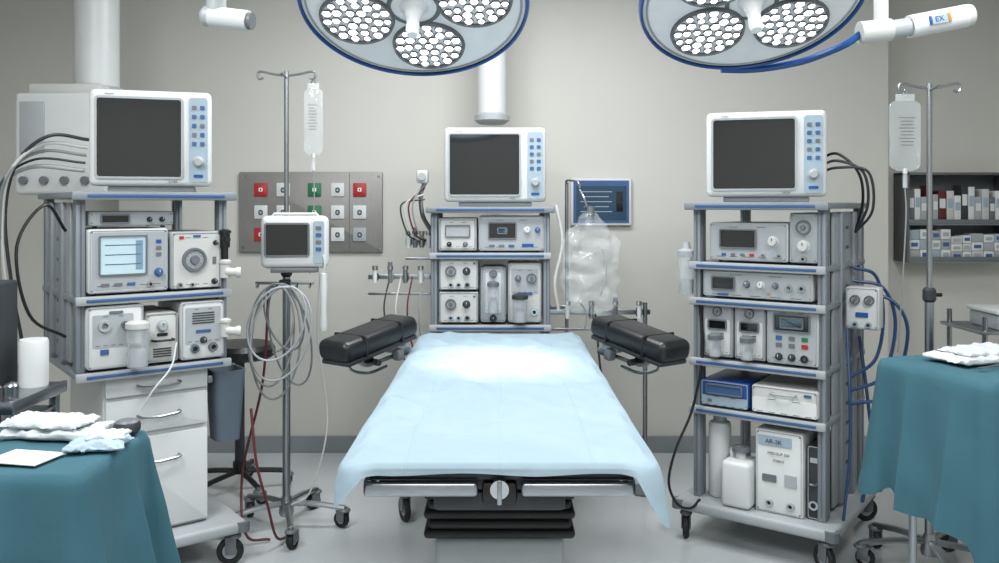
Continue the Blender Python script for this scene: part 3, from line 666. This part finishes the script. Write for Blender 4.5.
# ================================================================= IV STANDS
def stand(label,x,y,h,R,angs,hw=.115,r=.013):
    e=T('iv_stand',label,'iv stand',FR(x,y))
    b=B(); b.cyl((0,0,.12),(0,0,h*.55),.018,steel); b.cyl((0,0,h*.55),(0,0,h),r*.85,steel); b.out('pole',e)
    b=B(); b.lathe([(0,0),(.018,0),(.026,.01),(.026,.05),(.018,.06),(0,.06)],dgrey,Matrix.Translation((0,0,h*.55))); b.cyl((.015,0,h*.55+.03),(.05,0,h*.55+.03),.008,black); b.out('height_clamp',e)
    b=B()
    for s in (-1,1):
        b.tube([(0,0,h-.02),(s*hw*.5,0,h-.012),(s*hw,0,h+.0),(s*(hw+.012),0,h-.018),(s*(hw+.004),0,h-.034),(s*(hw-.014),0,h-.03)],.0055,steel)
    b.tube([(0,0,h-.03),(0,-hw*.6,h-.02),(0,-hw*.8,h-.03)],.0055,steel); b.out('hook_bar',e)
    b=B(); b.lathe([(0,.06),(.03,.06),(.035,.075),(.03,.12),(.02,.15),(0,.15)],steel)
    for a in angs:
        c,s=math.cos(rad(a)),math.sin(rad(a)); b.tube([(c*.02,s*.02,.115),(c*R*.5,s*R*.5,.112),(c*R,s*R,.092)],.014,steel)
    b.out('base',e)
    for a in angs: caster(e,math.cos(rad(a))*R,math.sin(rad(a))*R,.038,.1,a+60,.028)
    return e
def ivbag(label,mtx,w=.085,h=.2,tl=.5):
    e=bag('iv_bag',label,mtx,w,h,.03,fluid,.004)
    b=B(); b.box((0,0,.012),(w*.6,.006,.03),clear,.002); b.tube([(-.012,0,.02),(0,0,.045),(.012,0,.02)],.003,chrome); b.out('hanger',e)
    b=B()
    for i in range(9): b.box((0,-.019,-h*.25-.014*i),(w*(.4 if i%3 else .5),.001,.0025),mgrey,0)
    b.out('printed_label',e)
    b=B(); b.cyl((0,0,-h-.01),(0,0,-h+.01),.009,white); b.cyl((0,0,-h-.07),(0,0,-h-.01),.009,clear); b.tube([(0,0,-h-.07),(.004,0,-h-.2),(-.01,.01,-h-tl*.7),(-.02,.02,-h-tl)],.003,greyhose); b.out('drip_line',e)
    return e
s1=stand('chrome wheeled iv stand carrying a small monitor and coiled tubes',-.99,3.95,2.12,.27,[-72,0,72,144,208],hw=.122)
ivbag('clear fluid iv bag hanging from a chrome stand hook',FR(-.865,3.95,2.04),.09,.31,tl=.55)
e=T('vital_signs_monitor','small white monitor with dark screen on an iv stand','monitor',FR(-.925,3.83,1.205,6)@Matrix.Scale(1.06,4))
b=B(); b.box((0,.03,.12),(.285,.06,.225),white,.03,5); b.box((0,.075,.12),(.23,.06,.18),lgrey,.015,3); b.box((0,.045,.0),(.2,.09,.02),mgrey,.005); b.tube([(-.1,.04,.225),(-.09,.04,.24),(.09,.04,.24),(.1,.04,.225)],.006,white,smooth=False)
b.out('housing',e)
b=B(); b.plate((-.03,-.003,.13),.175,.13,.006,.008,glassD); b.ring((-.03,-.006,.13),.19,.145,.008,.01,.012,mgrey); b.out('screen',e)
b=B(); b.plate((.102,-.003,.12),.045,.18,.006,.008,panelB); b.out('control_panel',e)
for i in range(4):
    b=B(); b.plate((0,-.006,0),.024,.016,.005,.004,trimB if i%2 else mgrey); b.out('button',e,(.102,0,.18-.03*i))
b=B(); b.box((-.05,.105,.03),(.05,.05,.08),mgrey,.006); b.out('pole_clamp',e)
e=T('cable_hook','steel cross bar with hooks on an iv stand','hook',FR(-.99,3.93,1.14)); b=B(); b.box((0,-.012,0),(.27,.008,.014),steel,.002); b.box((0,-.005,0),(.05,.03,.03),dgrey,.004)
for q in (-.12,-.05,.06,.12): b.tube([(q,-.012,0),(q,-.03,-.02),(q,-.05,-.01)],.004,chrome)
b.out('bar',e)
def coil(label,cx,cy,cz,rx,rz_,turns,r,m,ph=0,sk=0):
    P=[]
    for i in range(int(turns*12)):
        t=i/12; a=t*2*math.pi+ph; k=1+.14*math.sin(t*2.3+ph); kz=1+.28*math.sin(t*1.9+ph*2)
        dz=rz_*kz
        P.append((cx+rx*k*math.sin(a)+sk*math.cos(a)+.02*math.sin(t*3),cy-.03-.012*t,cz-dz+dz*math.cos(a)))
    cable(label,P,r,m,name='coiled_tube',cat='tube',n=3)
coil('pale coiled tubing hanging from a stand hook',-1.02,3.87,1.14,.10,.21,2.6,.005,greyhose,0,.015)
coil('grey coiled sensor cable hanging from a stand',-.95,3.83,1.15,.085,.18,2.2,.0045,mgrey,.6,-.03)
coil('white looped cable hanging from a stand',-.98,3.80,1.14,.12,.165,2.1,.005,lgrey,.2,.04)
cable('dark red cable hanging from the stand to the floor',[(-1.06,3.90,1.12),(-1.08,3.88,.7),(-1.16,3.84,.3),(-1.12,3.75,.05),(-1.02,3.78,.012)],.006,redhose)
cable('thin white line hanging beside the stand',[(-.815,3.85,1.22),(-.83,3.88,.9),(-.79,3.9,.5),(-.86,3.88,.2),(-.95,3.88,.13)],.004,white2)
e=T('blood_pressure_probe','white probe hanging by the small monitor','probe',FR(-.795,3.84,.93)); b=B(); b.lathe([(0,0),(.016,.004),(.019,.03),(.013,.09),(.017,.2),(.014,.26),(0,.265)],white); b.tube([(0,0,.26),(.005,0,.32),(-.03,.02,.40)],.006,white2); b.out('grip',e)
s2=stand('chrome wheeled iv stand holding a large fluid bag',1.77,3.5,2.0,.27,[-100,-28,44,116,172])
ivbag('large clear iv bag hanging from a chrome stand hook',FR(1.67,3.5,1.93),.13,.29,tl=.75)
# ================================================================= DRAPED TABLES
def itable(label,fr,hx,hy,z):
    e=T('instrument_table',label,'table',fr); b=B(); b.box((0,0,z-.02),(2*hx-.01,2*hy-.01,.03),steel,.006); b.out('top',e)
    for sx in (-1,1):
        for sy in (-1,1):
            b=B(); b.cyl((sx*(hx-.06),sy*(hy-.06),.09),(sx*(hx-.06),sy*(hy-.06),z-.03),.013,steel); b.out('leg',e); caster(e,sx*(hx-.06),sy*(hy-.06),.035,.1,20)
    return e
f1=FR(-1.46,2.245,0); itable('steel instrument table under a teal cloth',f1,.43,.185,.845)
drape('table_drape','teal cloth draped over an instrument table with folded corners',FR(-1.46,2.245,0),.45,.205,.852,lambda x,y:.38+.05*math.sin(3*x+2*y)+.08*sm(.6,1,abs(x))*sm(.6,1,abs(y)),lambda x,y:.05+.03*sm(.7,1,abs(x))*sm(.7,1,abs(y)),tealM,amp=.034,freq=34,N=620,seed=2,R=.008)
f2=FR(1.835,2.985,0,22); itable('steel instrument table under a long teal cloth',f2,.42,.20,.945)
drape('table_drape','long teal cloth hanging in deep folds over an instrument table',f2,.44,.225,.952,lambda x,y:.46+.10*sm(.0,1,-y)+.03*math.sin(4*y+1)+.06*sm(.7,1,abs(x))*sm(.7,1,abs(y)),lambda x,y:.045+.03*sm(.7,1,abs(x))*sm(.7,1,abs(y)),tealM,amp=.036,freq=36,N=620,seed=4,R=.008)
def soft(name,label,cat,fr,parts,pn='fold'):
    e=T(name,label,cat,fr)
    for p in parts:
        b=B(); b.soft(*p[:3],**p[3]); b.out(pn,e,ang=180)
    return e
soft('folded_gown','bundle of folded white cotton with loose creases','cloth',FR(-1.235,2.37,.857,-6),[((0,0,.014),(.27,.14,.03),clothW,dict(amp=.013,freq=16,seed=1)),((-.02,.0,.038),(.23,.12,.024),clothW,dict(amp=.013,freq=20,seed=2))])
soft('gauze_pack','crumpled pale gauze pack','cloth',FR(-1.06,2.25,.857,10),[((0,0,.011),(.14,.11,.022),clothB,dict(amp=.011,freq=22,seed=3)),((.02,.02,.026),(.09,.07,.016),clothW,dict(amp=.010,freq=26,seed=4))])
e=T('paper_sheet','white paper sheet lying on teal cloth','paper',FR(-1.2,2.15,.860,-12)); b=B(); b.box((0,0,.0015),(.15,.11,.003),paper,.0005); b.out('page',e)
e=T('steel_bowl','small dark grey lidded bowl on teal cloth','bowl',FR(-1.045,2.385,.860)); b=B(); b.lathe([(0,0),(.028,0),(.036,.01),(.036,.024),(.032,.032),(0,.032)],dgrey); b.out('body',e); b=B(); b.lathe([(0,.032),(.031,.032),(.024,.038),(0,.038)],mgrey); b.out('lid',e)
soft('folded_gown','long folded white wrap on teal cloth','cloth',FR(1.66,2.95,.957,20),[((0,0,.014),(.30,.17,.028),clothW,dict(amp=.011,freq=16,seed=6)),((.03,.01,.034),(.26,.14,.022),clothW,dict(amp=.012,freq=18,seed=7))])
soft('folded_towel','stack of folded white towel','cloth',FR(1.97,2.99,.957,18),[((0,0,.02),(.24,.2,.04),clothW,dict(amp=.008,freq=14,seed=8))])
soft('folded_towel','small pale blue folded towel on teal cloth','cloth',FR(1.80,2.84,.957,30),[((0,0,.010),(.14,.09,.020),clothB,dict(amp=.009,freq=20,seed=9))])
for k in range(3):
    e=T('forceps','steel forceps lying on teal cloth','forceps',FR(1.62+.07*k,2.80+.02*k,.962,30+15*k)); b=B()
    b.tube([(-.06,0,.004),(0,.004,.006),(.06,0,.004)],.003,steel); b.tube([(-.06,.012,.004),(0,.004,.006),(.06,.012,.004)],.003,steel); b.out('blades',e)
e=T('instrument_trolley','steel trolley with stacked trays','trolley',FR(2.42,3.95,0))
for sx in (-.25,.25):
    for sy in (-.15,.15): b=B(); b.cyl((sx,sy,.09),(sx,sy,1.0),.012,steel); b.out('leg',e); caster(e,sx,sy,.035,.1,10)
b=B(); b.box((0,0,.93),(.56,.36,.016),steel,.004); b.out('tray_shelf',e)
b=B(); b.box((0,0,.5),(.54,.34,.014),steel,.004); b.out('lower_shelf',e)
e=T('instrument_tray','white lidded instrument tray on a trolley','tray',FR(2.40,3.92,.938)); b=B(); b.box((0,0,.035),(.34,.24,.07),lgrey,.01); b.out('tray',e); b=B(); b.box((0,0,.08),(.36,.26,.02),white,.006); b.out('lid',e)
# ================================================================= LEFT EXTRAS
e=T('steel_work_table','stainless steel work table with rails','table',FR(-1.98,2.82,0))
b=B(); b.box((0,0,.872),(.92,.34,.016),steel,.004); b.box((0,-.17,.865),(.93,.012,.04),steel,.004); b.box((.455,0,.865),(.012,.34,.04),steel,.004); b.out('top',e)
for sx in (-.42,.43):
    for sy in (-.14,.14): b=B(); b.box((sx,sy,.43),(.028,.028,.86),steel,.004); b.out('leg',e)
b=B(); b.box((0,0,.80),(.88,.26,.012),steel,.003); b.out('lower_rail',e)
e=T('container','white cylindrical container on a steel table','container',FR(-1.60,2.92,.88)); b=B(); b.lathe([(0,0),(.045,0),(.047,.01),(.047,.15),(.043,.16),(0,.16)],white); b.out('body',e)
dev('suction_unit','dark grey suction equipment standing on a steel table','medical device',I4,-1.78,2.85,.88,.2,.36,.12,dgrey,[('dial',.7,.75,.03,lgrey),('port',.7,.4,.02,chrome),('knob',.75,.2,.02,mgrey)],feet=False)
for k in range(3):
    e=T('steel_jar','small steel lidded jar on a steel table','jar',FR(-1.66+.055*k,2.70,.88)); b=B(); b.lathe([(0,0),(.02,0),(.022,.03+.008*k),(.018,.036+.008*k),(.006,.042+.008*k),(0,.045+.008*k)],steel); b.out('body',e)
e=T('stool','black round stool on a wheeled base','stool',FR(-1.36,4.45,0)); b=B(); b.lathe([(0,.70),(.16,.70),(.18,.715),(.182,.75),(.165,.775),(0,.78)],padM); b.out('seat',e)
b=B(); b.cyl((0,0,.12),(0,0,.70),.025,dgrey); b.cyl((0,0,.1),(0,0,.16),.035,black); b.out('pole',e)
b=B()
for i in range(5): a=i*72+20; b.tube([(0,0,.11),(.13*math.cos(rad(a)),.13*math.sin(rad(a)),.10),(.25*math.cos(rad(a)),.25*math.sin(rad(a)),.085)],.014,black)
b.out('base',e)
for i in range(5): a=i*72+20; caster(e,.25*math.cos(rad(a)),.25*math.sin(rad(a)),.03,.09,a,.024)
# ================================================================= CABLES
def wl(fr,pts): return [fr@Vector(p) for p in pts]
for k,(m,r) in enumerate(((dgrey,.007),(white2,.007),(greyhose,.006),(dgrey,.005),(lgrey,.009))):
    dz=.03*k
    cable('cable looping from the monitor down the cart side',wl(fL,[(.08,.18+.02*k,1.76-dz),(-.06-.012*k,.2+.03*k,1.77-dz),(-.16-.02*k,.28,1.66-dz),(-.19-.01*k,.34,1.45-dz),(-.16-.02*k,.36,1.15),(-.12-.015*k,.38,.9),(-.10-.01*k,.4,.5)]),r,m)
cable('black cable arching from the cart to the shelf',wl(fL,[(-.02,.1,1.40),(-.10,.05,1.50),(-.20,.0,1.35),(-.16,.0,1.1),(-.03,.05,1.0)]),.006,black)
cable('dark red cable from the cart to the floor',wl(fL,[(.70,.06,.62),(.70,.0,.4),(.74,-.02,.22),(.80,.02,.05),(.9,.1,.012)]),.006,redhose)
cable('thin white tube hanging from a pump',wl(fL,[(.36,-.02,.95),(.33,-.05,.86),(.26,-.06,.78),(.22,-.03,.70)]),.004,white)
for k,m in enumerate((black,dgrey,dgrey)):
    cable('cable arching from the monitor back to the cart side',wl(fR,[(.50,.22,1.70-.03*k),(.58,.2,1.72-.03*k),(.66+.02*k,.22,1.64),(.665+.02*k,.28,1.52-.02*k),(.62,.34,1.38)]),.006,m)
for k in range(3):
    cable('blue hose looping beside the cart',wl(fR,[(.59,.42,1.22-.06*k),(.68+.03*k,.46,1.18-.05*k),(.71+.05*k,.46,1.0-.03*k),(.69+.03*k,.40,.82-.07*k),(.60,.34,.74-.06*k)]),.0075,hoseB)
cable('blue hose running down to the cart base',wl(fR,[(.60,.5,.9),(.65,.45,.6),(.67,.42,.4),(.64,.38,.185)]),.008,hoseB)
cable('dark blue hose hanging down the cart side',wl(fR,[(.62,.2,.97),(.65,.12,.7),(.645,.14,.45),(.63,.1,.185)]),.0065,hoseB)
cable('black power cable looping from the cart to the floor',[(.90,3.83,1.06),(.91,3.80,.85),(.86,3.78,.60),(.78,3.76,.42),(.745,3.74,.28),(.78,3.72,.19),(.84,3.73,.17),(.89,3.78,.19)],.006,black)
for k,m in enumerate((greyhose,redhose,white2,dgrey)):
    cable('thin hose hanging beside the central cart',[(-.40-.06*k,4.49,1.12),(-.42-.06*k,4.42,.95),(-.40-.05*k,4.44,.75),(-.36-.01*k,4.5,.6)],.0045,m)
    cable('hose drooping from the monitor arm',[(-.40,4.54,1.62-.03*k),(-.46-.02*k,4.5,1.5),(-.43-.02*k,4.52,1.35),(-.37-.02*k,4.59,1.30)],.0045,m)
cable('dark cable hanging from the rail to the floor',[(.50,4.44,.94),(.53,4.4,.6),(.6,4.4,.3),(.66,4.42,.006)],.006,dgrey)
cable('white corrugated hose beside the bag',[(.30,4.5,1.5),(.33,4.46,1.3),(.29,4.44,1.1),(.31,4.45,.95)],.009,white2)
# ================================================================= LIGHTS
def area(x,y,w,h,e,z=2.97):
    L=bpy.data.lights.new('ceiling_light','AREA'); L.shape='RECTANGLE'; L.size=w; L.size_y=h; L.energy=e; L.color=(.97,.985,1)
    o=bpy.data.objects.new('ceiling_light',L); COL.objects.link(o); o.location=(x,y,z)
area(-1.5,1.6,.6,1.2,66); area(1.5,1.6,.6,1.2,66); area(0,3.6,1.6,.6,62); area(0,-.3,2.2,.8,66)
W=bpy.data.worlds.new('world'); SC.world=W; W.use_nodes=True
W.node_tree.nodes['Background'].inputs[0].default_value=(.8,.85,.9,1); W.node_tree.nodes['Background'].inputs[1].default_value=.15
